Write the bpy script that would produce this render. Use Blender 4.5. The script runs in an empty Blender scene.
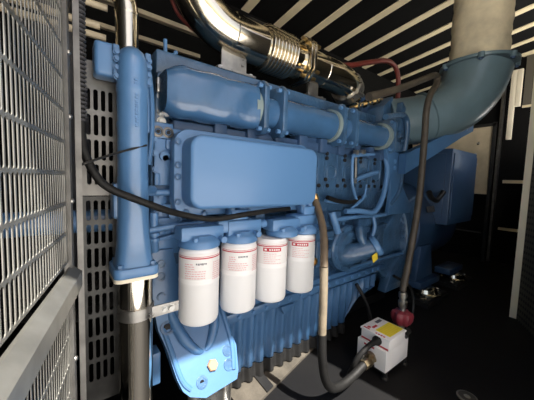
import bpy, bmesh, math, random
from mathutils import Vector, Matrix
random.seed(7)
sc = bpy.context.scene
col = sc.collection
PI = math.pi
V = Vector

# ------------------------------------------------------------------ materials
def mat(name, rgb, rough=.5, metal=0., noise=0., nscale=8., bump=0., bscale=60., coat=0., spec=.5, rnoise=0., dark=None):
    m = bpy.data.materials.new(name); m.use_nodes = True
    nt = m.node_tree; N = nt.nodes; L = nt.links
    b = N['Principled BSDF']
    b.inputs['Base Color'].default_value = (*rgb, 1)
    b.inputs['Roughness'].default_value = rough
    b.inputs['Metallic'].default_value = metal
    b.inputs['Coat Weight'].default_value = coat
    b.inputs['Coat Roughness'].default_value = .15
    b.inputs['Specular IOR Level'].default_value = spec
    tc = N.new('ShaderNodeTexCoord')
    if noise or rnoise:
        t = N.new('ShaderNodeTexNoise'); t.inputs['Scale'].default_value = nscale; t.inputs['Detail'].default_value = 5
        L.new(tc.outputs['Object'], t.inputs['Vector'])
        if noise:
            r = N.new('ShaderNodeValToRGB')
            r.color_ramp.elements[0].position = .3; r.color_ramp.elements[1].position = .7
            d = dark or tuple(c*(1-noise) for c in rgb)
            r.color_ramp.elements[0].color = (*d, 1)
            r.color_ramp.elements[1].color = (*[min(1, c*(1+noise*.5)) for c in rgb], 1)
            L.new(t.outputs['Fac'], r.inputs['Fac']); L.new(r.outputs['Color'], b.inputs['Base Color'])
        if rnoise:
            mr = N.new('ShaderNodeMapRange')
            mr.inputs['From Min'].default_value = .3; mr.inputs['From Max'].default_value = .7
            mr.inputs['To Min'].default_value = max(.02, rough-rnoise); mr.inputs['To Max'].default_value = min(1, rough+rnoise)
            L.new(t.outputs['Fac'], mr.inputs['Value']); L.new(mr.outputs['Result'], b.inputs['Roughness'])
    if bump:
        t2 = N.new('ShaderNodeTexNoise'); t2.inputs['Scale'].default_value = bscale; t2.inputs['Detail'].default_value = 3
        bp = N.new('ShaderNodeBump'); bp.inputs['Strength'].default_value = bump; bp.inputs['Distance'].default_value = .01
        L.new(tc.outputs['Object'], t2.inputs['Vector']); L.new(t2.outputs['Fac'], bp.inputs['Height'])
        L.new(bp.outputs['Normal'], b.inputs['Normal'])
    return m

BLUE = (.058, .150, .305)
M = {}
M['blue'] = mat('engine_blue_paint', BLUE, .36, noise=.12, nscale=5, bump=.06, bscale=35, coat=.35)
M['bluecast'] = mat('blue_cast_paint', (.046, .112, .215), .33, noise=.3, nscale=14, bump=.4, bscale=55, coat=.45)
M['bluegloss'] = mat('blue_gloss_paint', (.085, .20, .39), .28, noise=.08, nscale=12, bump=.12, bscale=30, coat=.7)
M['chromelow'] = mat('bright_steel', (.74, .69, .60), .07, 1., bump=.03, bscale=6)
M['bluelump'] = mat('blue_lumpy_paint', (.048, .125, .255), .24, noise=.15, nscale=10, bump=.45, bscale=11, coat=.6)
M['bluesmooth'] = mat('blue_smooth_paint', (.092, .215, .42), .40, noise=.04, nscale=3, coat=.2)
M['bluedark'] = mat('blue_dark_paint', (.035, .08, .17), .5, noise=.2, nscale=6, bump=.1, bscale=40, coat=.1)
M['teal'] = mat('blue_grey_paint', (.125, .19, .22), .33, noise=.12, nscale=9, bump=.12, bscale=30, coat=.3)
M['gasket'] = mat('grey_green_gasket', (.21, .27, .27), .6)
M['chrome'] = mat('polished_steel', (.72, .66, .54), .14, 1., bump=.06, bscale=9, rnoise=.03, nscale=20)
M['steel'] = mat('brushed_steel', (.55, .55, .53), .34, 1., rnoise=.1, nscale=30)
M['galv'] = mat('galvanised_steel', (.42, .41, .39), .36, .95, noise=.2, nscale=40, rnoise=.12)
M['galvdark'] = mat('dull_galvanised_steel', (.20, .195, .185), .45, .9, noise=.3, nscale=30)
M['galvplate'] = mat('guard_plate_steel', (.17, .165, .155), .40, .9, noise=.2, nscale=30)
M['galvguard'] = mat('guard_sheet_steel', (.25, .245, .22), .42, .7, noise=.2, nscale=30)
M['shadedplate'] = mat('shaded_guard_steel', (.05, .05, .048), .4, .6, noise=.3, nscale=30)  # shade of the louvred guard put into the lower plate's colour
M['cream'] = mat('cream_galvanised_strip', (.87, .75, .50), .45, noise=.08, nscale=12)
M['creampanel'] = mat('beige_panel', (.58, .49, .34), .5, noise=.25, nscale=6)
M['black'] = mat('black_rubber', (.012, .012, .012), .5, noise=.4, nscale=30, bump=.1, bscale=90)
M['blackhose'] = mat('black_hose', (.010, .0098, .0095), .55, spec=.25, noise=.3, nscale=60, bump=.1, bscale=150)
M['brownhose'] = mat('dusty_brown_hose', (.13, .095, .06), .55, noise=.35, nscale=25, bump=.1, bscale=120)
M['darkhose'] = mat('dark_brown_hose', (.06, .048, .034), .5, noise=.35, nscale=25, bump=.1, bscale=120)
M['sunlithose'] = mat('sunlit_tan_hose', (.20, .165, .115), .6, noise=.3, nscale=25, bump=.1, bscale=120)  # pale tan stands for sunlight on one stretch of the hose
M['conduit'] = mat('dark_conduit', (.05, .05, .055), .45)
M['white'] = mat('white_enamel', (.86, .86, .86), .35)
M['whitebox'] = mat('white_powder_coat', (.9, .89, .87), .4, noise=.05)
M['label'] = mat('label_white', (.80, .79, .78), .4)
M['red'] = mat('print_red', (.50, .03, .05), .5)
M['pink'] = mat('print_pale_red', (.72, .42, .44), .5)
M['ink'] = mat('print_dark', (.10, .10, .13), .5)
M['yellow'] = mat('label_yellow', (.9, .76, .05), .45)
M['tag'] = mat('yellow_tag', (.85, .62, .05), .5)
M['redplastic'] = mat('red_plastic', (.26, .035, .05), .4, noise=.2, nscale=20)
M['redtube'] = mat('red_tube', (.17, .028, .02), .45)
M['brass'] = mat('brass', (.70, .50, .22), .3, 1.)
M['bronze'] = mat('dull_bronze', (.30, .24, .15), .35, .9)
M['brown'] = mat('tan_bolt_head', (.45, .27, .16), .45, .3)
M['duct'] = mat('glass_cloth_wrap', (.76, .66, .46), .85, noise=.35, nscale=7, bump=.6, bscale=14)
M['hole'] = mat('hole_black', (.006, .006, .008), .7)
M['floorlit'] = mat('dusty_sunlit_skid', (.075, .065, .05), .8, noise=.4, nscale=14, bump=.2, bscale=80)  # dust colour doubling as the sunlit floor patch
M['foam'] = mat('black_acoustic_foam', (.004, .004, .004), .85, noise=.3, nscale=50, spec=.2)
M['concrete'] = mat('pale_concrete', (.74, .73, .71), .85, noise=.10, nscale=2)
M['post'] = mat('cream_post', (.86, .79, .62), .5, noise=.06)
M['alt'] = mat('alternator_blue', (.032, .075, .16), .4, noise=.15, nscale=6, coat=.2)

# black floor with a dusty zone broken up by noise
mf = bpy.data.materials.new('black_floor_paint'); mf.use_nodes = True
nt = mf.node_tree; b = nt.nodes['Principled BSDF']
tc = nt.nodes.new('ShaderNodeTexCoord'); t = nt.nodes.new('ShaderNodeTexNoise'); t.inputs['Scale'].default_value = 3.2; t.inputs['Detail'].default_value = 7
r = nt.nodes.new('ShaderNodeValToRGB')
r.color_ramp.elements[0].position = .42; r.color_ramp.elements[0].color = (.004, .004, .0045, 1)
r.color_ramp.elements[1].position = .78; r.color_ramp.elements[1].color = (.008, .0077, .0074, 1)
nt.links.new(tc.outputs['Object'], t.inputs['Vector']); nt.links.new(t.outputs['Fac'], r.inputs['Fac']); nt.links.new(r.outputs['Color'], b.inputs['Base Color'])
b.inputs['Roughness'].default_value = .62; b.inputs['Specular IOR Level'].default_value = .25
M['floor'] = mf

# perforated foam lining: rows of small dots
def perf_mat(name, scale, a, c):
    m = bpy.data.materials.new(name); m.use_nodes = True
    nt = m.node_tree; b = nt.nodes['Principled BSDF']
    tc = nt.nodes.new('ShaderNodeTexCoord'); v = nt.nodes.new('ShaderNodeTexVoronoi'); v.inputs['Randomness'].default_value = 0.
    v.inputs['Scale'].default_value = scale
    mp = nt.nodes.new('ShaderNodeMapping'); mp.inputs['Rotation'].default_value = (.78, 0, 0)
    nt.links.new(tc.outputs['Object'], mp.inputs['Vector']); nt.links.new(mp.outputs['Vector'], v.inputs['Vector'])
    r = nt.nodes.new('ShaderNodeValToRGB'); r.color_ramp.interpolation = 'CONSTANT'
    r.color_ramp.elements[0].color = (*a, 1); r.color_ramp.elements[1].color = (*c, 1); r.color_ramp.elements[1].position = .36
    nt.links.new(v.outputs['Distance'], r.inputs['Fac']); nt.links.new(r.outputs['Color'], b.inputs['Base Color'])
    b.inputs['Roughness'].default_value = .6
    return m
M['perf'] = perf_mat('perforated_liner', 38, (.004, .004, .004), (.10, .09, .07))

# ------------------------------------------------------------------ mesh builder
class MB:
    def __init__(s, each=False):
        s.bm = bmesh.new(); s.each = each; s.lst = []; s.depth = 0
    def __getattribute__(s, k):
        f = object.__getattribute__(s, k)
        if k in ('box', 'prism', 'tube', 'cyl', 'lathe', 'hexbolt', 'dome', 'loft') and object.__getattribute__(s, 'each'):
            def g(*a, **kw):      # every outermost call opens a mesh of its own
                if s.depth == 0: s.bm = bmesh.new(); s.lst.append(s.bm)
                s.depth += 1
                try: return f(*a, **kw)
                finally: s.depth -= 1
            return g
        return f
    def _merge(s, b2):
        me = bpy.data.meshes.new('tmp'); b2.to_mesh(me); b2.free(); s.bm.from_mesh(me); bpy.data.meshes.remove(me)
    def box(s, lo, hi, bev=0., seg=2, rot=None, pivot=None):
        b = bmesh.new(); bmesh.ops.create_cube(b, size=1)
        lo, hi = V(lo), V(hi); c = (lo+hi)/2; d = hi-lo
        for v in b.verts: v.co = V((v.co.x*d.x, v.co.y*d.y, v.co.z*d.z))
        if bev: bmesh.ops.bevel(b, geom=b.edges[:], offset=bev, segments=seg, affect='EDGES', profile=.5, clamp_overlap=True)
        if rot is not None:
            pv = V(pivot) if pivot is not None else c
            for v in b.verts: v.co = pv + rot @ (v.co + c - pv)
        else:
            for v in b.verts: v.co += c
        s._merge(b); return s
    def prism(s, pts, axis, a, e, bev=0., seg=2):
        """pts: 2-D outline; axis 'y': pts are (x,z) from y=a to y=e; 'x': (y,z); 'z': (x,y)"""
        b = bmesh.new()
        def P(p, t):
            if axis == 'y': return (p[0], t, p[1])
            if axis == 'x': return (t, p[0], p[1])
            return (p[0], p[1], t)
        A = [b.verts.new(P(p, a)) for p in pts]; E_ = [b.verts.new(P(p, e)) for p in pts]
        n = len(pts)
        b.faces.new(A); b.faces.new(E_[::-1])
        for i in range(n): b.faces.new((A[i], E_[i], E_[(i+1) % n], A[(i+1) % n]))
        bmesh.ops.recalc_face_normals(b, faces=b.faces[:])
        if bev: bmesh.ops.bevel(b, geom=[ed for ed in b.edges if len(ed.link_faces) == 2 and ed.calc_face_angle(0) > .5], offset=bev, segments=seg, affect='EDGES', profile=.5, clamp_overlap=True)
        s._merge(b); return s
    def tube(s, pts, r, n=14, smooth=0, cap=True, closed_r=None):
        pts = [V(p) for p in pts]
        rs = list(r) if isinstance(r, (list, tuple)) else [r]*len(pts)
        if smooth:
            P = []; R_ = []
            for i in range(len(pts)-1):
                p0, p1, p2, p3 = pts[max(i-1, 0)], pts[i], pts[i+1], pts[min(i+2, len(pts)-1)]
                for k in range(smooth):
                    t = k/smooth
                    P.append(.5*((2*p1)+(p2-p0)*t+(2*p0-5*p1+4*p2-p3)*t*t+(3*p1-p0-3*p2+p3)*t**3)); R_.append(rs[i]*(1-t)+rs[i+1]*t)
            P.append(pts[-1]); R_.append(rs[-1]); pts, rs = P, R_
        b = s.bm; rings = []
        T = (pts[1]-pts[0]).normalized()
        u = T.orthogonal().normalized()
        for i, p in enumerate(pts):
            if i == 0: t = (pts[1]-pts[0])
            elif i == len(pts)-1: t = (pts[-1]-pts[-2])
            else: t = (pts[i+1]-pts[i]).normalized()+(pts[i]-pts[i-1]).normalized()
            t = t.normalized() if t.length > 1e-9 else T
            u = (u - t*u.dot(t)); u = u.normalized() if u.length > 1e-6 else t.orthogonal().normalized()
            w = t.cross(u); T = t
            rings.append([b.verts.new(p+(u*math.cos(2*PI*k/n)+w*math.sin(2*PI*k/n))*rs[i]) for k in range(n)])
        for i in range(len(rings)-1):
            for k in range(n): b.faces.new((rings[i][k], rings[i][(k+1) % n], rings[i+1][(k+1) % n], rings[i+1][k]))
        if cap: b.faces.new(rings[0][::-1]); b.faces.new(rings[-1])
        return s
    def cyl(s, p0, p1, r0, r1=None, n=24): return s.tube([p0, p1], [r0, r0 if r1 is None else r1], n)
    def lathe(s, prof, o, ax=(0, 0, 1), n=32):
        o = V(o); ax = V(ax).normalized()
        return s.tube_prof([(o+ax*h, max(r, 1e-4)) for r, h in prof], ax, n)
    def tube_prof(s, pr, ax, n):
        u = ax.orthogonal().normalized(); w = ax.cross(u); b = s.bm; rings = []
        for p, r in pr: rings.append([b.verts.new(p+(u*math.cos(2*PI*k/n)+w*math.sin(2*PI*k/n))*r) for k in range(n)])
        for i in range(len(rings)-1):
            for k in range(n): b.faces.new((rings[i][k], rings[i][(k+1) % n], rings[i+1][(k+1) % n], rings[i+1][k]))
        b.faces.new(rings[0][::-1]); b.faces.new(rings[-1]); return s
    def hexbolt(s, p, d, r=.008, h=.006):
        p = V(p); d = V(d).normalized()
        s.cyl(p-d*.003, p+d*.0015, r*1.35, n=14); s.cyl(p, p+d*h, r, r*.94, n=6); return s
    def dome(s, o, ax, r, h, n=24):
        prof = [(r*math.cos(a*PI/16), h*math.sin(a*PI/16)) for a in range(0, 8)]
        prof.append((.0005, h)); return s.lathe(prof, o, ax, n)
    def loft(s, rings):
        """rings: lists of points, equal length, closed loops"""
        b = s.bm; R_ = [[b.verts.new(V(p)) for p in rg] for rg in rings]; n = len(R_[0])
        for i in range(len(R_)-1):
            for k in range(n): b.faces.new((R_[i][k], R_[i][(k+1) % n], R_[i+1][(k+1) % n], R_[i+1][k]))
        b.faces.new(R_[0][::-1]); b.faces.new(R_[-1]); return s
    def build(s, name, m, parent=None, ang=38, label=None):
        if s.each:
            s.each = False; r_ = []
            for b in s.lst: s.bm = b; r_.append(s.build(name, m, parent, ang, label))
            return r_[0]
        bmesh.ops.recalc_face_normals(s.bm, faces=s.bm.faces[:])
        me = bpy.data.meshes.new(name); s.bm.to_mesh(me); s.bm.free()
        if isinstance(m, str): m = M[m]
        me.materials.append(m)
        for p in me.polygons: p.use_smooth = True
        me.set_sharp_from_angle(angle=math.radians(ang))
        o = bpy.data.objects.new(name, me); col.objects.link(o)
        if parent is not None:
            o.parent = parent
            L_ = V((0, 0, 0)); q = parent
            while q is not None: L_ += q.location; q = q.parent
            me.transform(Matrix.Translation(-L_))
        if label: o['label'] = label
        return o

def rrect(x0, x1, z0, z1, r, n=6):
    P = []
    for cx, cz, a in ((x1-r, z1-r, 0), (x0+r, z1-r, 90), (x0+r, z0+r, 180), (x1-r, z0+r, 270)):
        for k in range(n+1):
            t = math.radians(a+90*k/n); P.append((cx+r*math.cos(t), cz+r*math.sin(t)))
    return P

def thing(name, label, cat, loc, group=None):
    o = bpy.data.objects.new(name, None); col.objects.link(o); o.location = loc; o.empty_display_size = .05
    return tag(o, label, cat, group)
def tag(o, label, cat, group=None):
    o['label'] = label; o['category'] = cat
    if group: o['group'] = group
    return o
def struct(o): o['kind'] = 'structure'; return o

# a sheet with rounded slots: outline (list of 2-D points), slots list of (cx, cy, w, h); in local XY, thickness t
def slotted(name, outline, slots, t, m, parent, mtx):
    cu = bpy.data.curves.new(name, 'CURVE'); cu.dimensions = '2D'; cu.fill_mode = 'BOTH'; cu.extrude = t/2
    def sp(pts):
        s_ = cu.splines.new('POLY'); s_.points.add(len(pts)-1); s_.use_cyclic_u = True
        for i, p in enumerate(pts): s_.points[i].co = (p[0], p[1], 0, 1)
    sp(outline)
    for cx, cy, w, h in slots: sp(rrect(cx-w/2, cx+w/2, cy-h/2, cy+h/2, min(w, h)*.499, 4))
    tmp = bpy.data.objects.new('tmp', cu); col.objects.link(tmp)
    dg = bpy.context.evaluated_depsgraph_get(); dg.update()
    me = bpy.data.meshes.new_from_object(tmp.evaluated_get(dg)); me.name = name
    bpy.data.objects.remove(tmp); bpy.data.curves.remove(cu)
    me.materials.clear(); me.materials.append(M[m])
    L_ = V((0, 0, 0)); q = parent
    while q is not None: L_ += q.location; q = q.parent
    me.transform(Matrix.Translation(-L_) @ mtx)
    o = bpy.data.objects.new(name, me); col.objects.link(o); o.parent = parent
    return o

# ------------------------------------------------------------------ camera
R = ((0.79630228, -0.02030232, 0.6045581), (-0.60404735, -0.07970189, 0.79295297), (0.03208563, -0.99661197, -0.07573036))
cam = bpy.data.cameras.new('camera'); co = bpy.data.objects.new('camera', cam); col.objects.link(co)
cam.sensor_width = 36; cam.sensor_fit = 'HORIZONTAL'; cam.lens = 36*268/534; cam.clip_start = .02
co.matrix_world = Matrix([[R[i][0], -R[i][1], -R[i][2], (0, 0, .85)[i]] for i in range(3)] + [[0, 0, 0, 1]])
sc.camera = co

# ------------------------------------------------------------------ setting
struct(MB().box((-1.6, -.42, -.06), (4.0, 1.9, 0)).build('floor', 'floor'))
struct(MB().box((-30, -30, -.42), (30, 30, -.36)).build('ground', 'concrete'))
struct(MB().box((-1.6, -.44, -.36), (4.0, -.40, -.06), .004).build('trim_base', 'galvdark'))
CZ = lambda y: 2.1+.13*(1.77-y)
rot = Matrix.Rotation(-math.atan(.13), 4, 'X')
struct(MB().prism([(-.42, CZ(-.42)), (1.85, CZ(1.85)), (1.85, CZ(1.85)+.05), (-.42, CZ(-.42)+.05)], 'x', -1.6, 4.05).build('ceiling', 'foam'))
struct(MB().box((-1.6, 1.80, 0), (4.05, 1.86, 2.10)).build('wall_back', 'foam'))
struct(MB().box((3.92, .0, 0), (3.98, 1.80, 2.3)).build('wall_right', 'foam'))
struct(MB().box((-1.66, -.42, 0), (-1.6, 1.86, 2.45)).build('wall_left', 'foam'))
# the opening's head rail on the near side
struct(MB().box((-1.6, -.44, CZ(-.42)-.02), (4.05, -.40, CZ(-.42)+.06)).build('trim_head', 'galvdark'))
# ceiling ribs
k = 0
x = 1.407-.305*5
while x < 3.9:
    y0, y1 = -.40, 1.79
    struct(MB().prism([(y0, CZ(y0)-.008), (y1, CZ(y1)-.008), (y1, CZ(y1)+.002), (y0, CZ(y0)+.002)], 'x', x-.033, x+.033).build('trim_%d' % (k+1), 'cream'))
    k += 1; x += .305
def trim(lo, hi, m='cream', bev=0):
    global k
    k += 1
    return struct(MB().box(lo, hi, bev).build('trim_%d' % k, m))
trim((-.6, 1.765, 1.79), (1.6, 1.80, 1.815), 'creampanel')
trim((-.6, 1.775, 1.65), (.75, 1.80, 1.672), 'creampanel')
# end wall: cream seams, perforated liner panels, beige baffle, trims
trim((3.90, .0, 2.235), (3.925, 1.8, 2.255))
trim((3.90, .40, 1.70), (3.925, .70, 1.722))
trim((3.90, .40, .895), (3.925, .80, .93))
trim((3.90, .40, .37), (3.925, .80, .40))
trim((3.86, .845, 0), (3.92, .868, 2.0), 'galvdark')
trim((3.90, .95, .30), (3.925, 1.25, .315), 'galvdark')
struct(MB().box((3.905, .40, 1.722), (3.925, .70, 2.235)).build('wall_right_liner', 'perf'))
p = tag(MB().box((3.80, .745, 1.36), (3.83, .79, 2.08), .003).box((3.80, .70, 1.70), (3.835, .745, 2.08), .003).build('hanging_post', 'post'), 'cream hanging strap post just under the right end of the elbow flange', 'post')
p = thing('baffle_panel', 'beige sheet panel with dark edging behind the alternator terminal box', 'panel', (3.80, 1.2, 0))
MB().prism([(.90, .78), (1.75, .78), (1.75, 1.50), (.90, 1.52)], 'x', 3.79, 3.81).build('sheet', 'creampanel', p)
mb = MB()
mb.box((3.775, .87, .0), (3.80, .90, 1.56)); mb.box((3.775, .87, 1.52), (3.80, 1.78, 1.55)); mb.build('edging', 'black', p)
MB().box((3.77, .90, .765), (3.80, 1.2, .79), .004).build('lower_flange', 'creampanel', p)
mb = MB(True)
for z in (.95, 1.1, 1.22, 1.34): mb.hexbolt((3.79, 1.02+.03*random.random(), z), (-1, 0, 0), .012, .008)
mb.build('rivet', 'steel', p)

# doors of the near side: door_1 is the leaf seen at the right edge of the view, its unseen length set to block sun
def leaf(name, hx, hy, dx, dy, Lx, zt, th=.035, z0=0.):
    a = math.atan2(dy, dx); m4 = Matrix.Translation((hx, hy, 0)) @ Matrix.Rotation(a, 4, 'Z')
    root = MB().box((0.01, 0, z0), (Lx, th, zt)).build(name, 'perf'); root.matrix_world = m4
    struct(root); return root, m4
d1, m4 = leaf('door_1', 2.325, .345, -.86, -.50, 1.31, 2.10)
mb = MB().box((2.325, .338, 0), (2.345, .376, 2.12))
for i in range(40): mb.box((2.322, .333+.004*random.random(), .05*i+.01), (2.334, .345, .05*i+.03+.012*random.random()))
e = mb.build('edge_strip', 'post'); w = e.matrix_world.copy(); e.parent = d1; e.matrix_parent_inverse = d1.matrix_world.inverted()
struct(MB().box((2.345, .335, 0), (3.98, .375, 1.08)).build('wall_sun_block', 'foam'))  # unseen wall added to stop sun, kept low to let skylight in

# ------------------------------------------------------------------ the engine
eng = thing('diesel_engine', 'large blue painted diesel engine with ribbed sump filling the enclosure', 'engine', (.9, 1.2, 0))
mb = MB()
mb.box((.27, .90, .34), (1.70, 1.45, .80), .012)
mb.box((.30, .88, .70), (1.66, 1.40, 1.0), .01)
for i in range(7): mb.box((.62+.14*i, .875, .40), (.635+.14*i, .91, .72), .004)
mb.box((.27, .87, .56), (1.66, .91, .60), .006)
blk = mb.build('engine_block', 'bluecast', eng)
# front gear case with bosses, pads and ports
mb = MB()
mb.box((.215, .88, .44), (.34, 1.30, 1.02), .012)
mb.box((.222, .865, .82), (.305, .885, 1.00), .006)
mb.box((.215, .86, .60), (.31, .885, .72), .008)
mb.box((.22, .868, .74), (.262, .885, .81), .006)
mb.box((.268, .868, .735), (.30, .885, .80), .006)
mb.box((.235, .855, .47), (.275, .885, .585), .008)
mb.box((.222, .858, .965), (.305, .88, 1.0), .005); mb.box((.222, .858, .82), (.24, .88, .86), .005)
mb.cyl((.19, .85, .80), (.30, .85, .80), .010, n=14)
mb.tube([(.268, .845, .90), (.268, .84, .86), (.268, .845, .77)], .006, 10)
mb.tube([(.20, .83, .69), (.30, .82, .70), (.36, .80, .705)], .009, 10)
mb.tube([(.215, .84, .74), (.215, .84, .66), (.22, .85, .62)], .013, 12)
for z in (.655, .672, .69): mb.cyl((.215, .84, z), (.215, .84, z+.008), .018, n=14)
mb.tube([(.235, .85, .655), (.29, .845, .668), (.34, .84, .67)], .006, 8)
for i in range(16):
    x_ = .222+.08*random.random(); z_ = .47+.50*random.random()
    if i % 2: mb.cyl((x_, .87, z_), (x_, .852, z_), .009+.006*random.random(), n=14)
    else: mb.box((x_-.012, .855, z_-.012), (x_+.012, .88, z_+.018), .004)
mb.tube([(.30, .85, .98), (.312, .845, .90), (.306, .845, .84)], .008, 10, 3)
gc = mb.build('gear_case', 'bluesmooth', eng)
mb = MB(True)
for x_, z_ in ((.225, .96), (.225, .92), (.225, .87), (.298, .83), (.23, .62), (.30, .62), (.30, .71), (.245, .50), (.262, .56), (.24, .79), (.25, .75), (.285, .75), (.285, .79), (.235, .70)):
    mb.hexbolt((x_, .864, z_), (0, -1, 0), .0075, .007)
mb.build('case_bolt', 'bluesmooth', gc)
mb = MB(True)
for x_ in (.232, .262): mb.lathe([(.017, 0), (.017, .008), (.012, .010), (.0105, .010), (.006, .004)], (x_, .865, .985), (0, -1, 0), 20)
mb.build('gauge_port', 'galvdark', gc)
mb = MB(True)
for x_ in (.232, .262): mb.cyl((x_, .861, .985), (x_, .8535, .985), .006, n=14)
mb.build('port_hole', 'hole', gc)
mb = MB(); mb.cyl((.166, .78, .80), (.166, .755, .80), .010, n=14); mb.build('sensor_plug', 'brown', gc)
mb = MB(); mb.tube([(.155, .77, 1.0), (.160, .765, .92), (.163, .76, .86), (.166, .765, .80)], .007, 10, 4); mb.box((.150, .755, .93), (.172, .775, .99), .004); mb.box((.152, .755, .81), (.178, .78, .84), .003); mb.build('sensor_lead', 'steel', gc)

# oil sump: corrugated walls
def sump_ring(z, y0, amp, x1, x0=.48):
    P = []
    n = 190
    for i in range(n+1):
        x_ = min(x0+1.06*i/n, x1); ph = x_/.056*2*PI
        P.append((x_, y0+amp*max(-.75, min(.75, math.sin(ph)*1.3)), z))
    P += [(x1, 1.38, z), (x0, 1.38, z)]
    return P
mb = MB()
mb.loft([sump_ring(.070, .882, .013, 1.232), sump_ring(.078, .873, .013, 1.245), sump_ring(.19, .870, .013, 1.335), sump_ring(.225, .868, .013, 1.50), sump_ring(.285, .866, .012, 1.52), sump_ring(.300, .860, .0, 1.53)])
sm = mb.build('oil_sump', 'blue', eng, 50)
mb = MB().prism([(.47, .298), (1.60, .315), (1.60, .350), (.47, .335)], 'y', .852, 1.40, .004)
mb.prism([(.47, .335), (1.60, .350), (1.60, .375), (.47, .36)], 'y', .868, 1.40, .004)
sr = mb.build('sump_rail', 'blue', sm)
mb = MB(True)
for i in range(16): mb.hexbolt((.53+.066*i, .852, .319+.001*i), (0, -1, 0), .008, .008)
for i in range(8): mb.hexbolt((.56+.13*i, .868, .352+.0015*i), (0, -1, 0), .006, .006)
mb.build('rail_bolt', 'bluesmooth', sm)
MB().prism([(.74, .30), (.82, .30), (.80, .262), (.76, .262)], 'y', .845, .88, .004).build('drain_boss', 'blue', sm)
mb = MB(); mb.loft([sump_ring(.017, .866, .012, 1.22), sump_ring(.070, .872, .012, 1.235)]); mb.build('sump_strip', 'black', sm, label='black wavy strip under the sump')  # black wavy strip filling the gap down to the plate
# engine support foot below the filters
mb = MB()
out = [(.213, .62), (.213, .466), (.224, .376), (.241, .325), (.256, .253), (.267, .224), (.284, .207), (.329, .190), (.440, .198), (.452, .216), (.466, .277), (.454, .334), (.445, .378), (.426, .486), (.30, .52), (.273, .62)]
b2 = bmesh.new()
def yf(z): return .85-.165*max(0, min(1, (.41-z)/.245))
A = [b2.verts.new((p[0], yf(p[1]), p[1])) for p in out]
B = [b2.verts.new((p[0], yf(p[1])+.028, p[1]-.012 if p[1] < .4 else p[1])) for p in out]
b2.faces.new(A); b2.faces.new(B[::-1])
n = len(out)
for i in range(n): b2.faces.new((A[i], B[i], B[(i+1) % n], A[(i+1) % n]))
bmesh.ops.recalc_face_normals(b2, faces=b2.faces[:])
bmesh.ops.triangulate(b2, faces=[f for f in b2.faces if len(f.verts) > 4])
mb._merge(b2)
def bp(x_, z_, off=0): return V((x_, yf(z_)-off, z_))
# two bulging webs with a pocket between them
mb.tube([bp(.262, .44, -.004), bp(.275, .385, .0), bp(.297, .335, .002), bp(.327, .30, -.002), bp(.352, .285, -.010)], [.015, .018, .018, .014, .006], 12, 4)
mb.tube([bp(.425, .46, -.004), bp(.418, .395, .0), bp(.402, .345, .002), bp(.376, .305, -.002), bp(.352, .285, -.010)], [.015, .018, .018, .014, .006], 12, 4)
mb.tube([bp(.438, .43, -.006), bp(.448, .34, .0), bp(.450, .28, .0), bp(.436, .222, -.002)], .009, 10, 4)
mb.tube([bp(.232, .40, -.006), bp(.250, .33, .0), bp(.268, .25, .0), bp(.29, .22, -.002)], .008, 10, 4)
mb.box((.20, .80, .22), (.225, .85, .32), .004)
ft = mb.build('support_foot', 'blue', eng, 32)
mb = MB()
nrm = V((0, -.235, .14)).normalized()*1.0; nrm = V((0, -.86, .51))
for x_, z_ in ((.368, .253),): mb.lathe([(.018, 0), (.018, .008), (.015, .011)], bp(x_, z_), nrm, 6)
mb.build('foot_bolt', 'brown', ft)
mb = MB(True)
for x_, z_ in ((.326, .226), (.423, .238), (.430, .272)): mb.lathe([(.018, 0), (.018, .003), (.012, .003), (.012, .0015)], bp(x_, z_), nrm, 20)
for z_ in (.575, .535, .47): mb.lathe([(.014, 0), (.014, .004), (.009, .004), (.009, .001)], (.240, .85, z_), (0, -1, 0), 20)
mb.lathe([(.022, -.002), (.022, .008), (.015, .008), (.014, -.006), (.001, -.006)], bp(.252, .375), (0, -.85, .5), 24)
mb.build('foot_hole', 'bluecast', ft)
mb = MB(True)
for x_, z_ in ((.326, .226),): mb.cyl(bp(x_, z_, -.001), bp(x_, z_, .002), .007, n=12)
mb.cyl(bp(.252, .375, -.002), bp(.252, .375, .003), .013, n=16); mb.build('foot_hole_shadow', 'hole', ft)
mb = MB(True)
mb.cyl((.37, .765, .05), (.37, .765, .185), .05, n=28); mb.cyl((.37, .765, .018), (.37, .765, .075), .078, n=28)
mb.cyl((.31, .75, .06), (.31, .75, .195), .018, n=14); mb.cyl((.43, .765, .06), (.43, .765, .195), .02, n=14)
for q in range(8):
    a = q*PI/4; mb.hexbolt((.37+.064*math.cos(a), .765+.064*math.sin(a), .078), (0, 0, 1), .009, .012)
mb.build('foot_mount', 'steel', ft)

# side cover
mb = MB().prism(rrect(.286, .806, .756, .974, .040, 8), 'y', .73, .83, .012, 3)
sc_ = mb.build('side_cover', 'bluesmooth', eng, 30)
mb = MB().prism(rrect(.263, .835, .728, .996, .05, 8), 'y', .805, .845, .005)
mb.build('cover_flange', 'bluesmooth', sc_, 30)
for x_, z_ in ((.274, .955), (.274, .885), (.274, .85), (.274, .775), (.30, .742), (.36, .735), (.45, .735), (.53, .735), (.823, .94), (.823, .80)):
    MB().lathe([(.0105, 0), (.0105, .003), (.0085, .003), (.008, .008), (.005, .009)], (x_, .805, z_), (0, -1, 0), 12).build('screw', 'blue', sc_)

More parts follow.
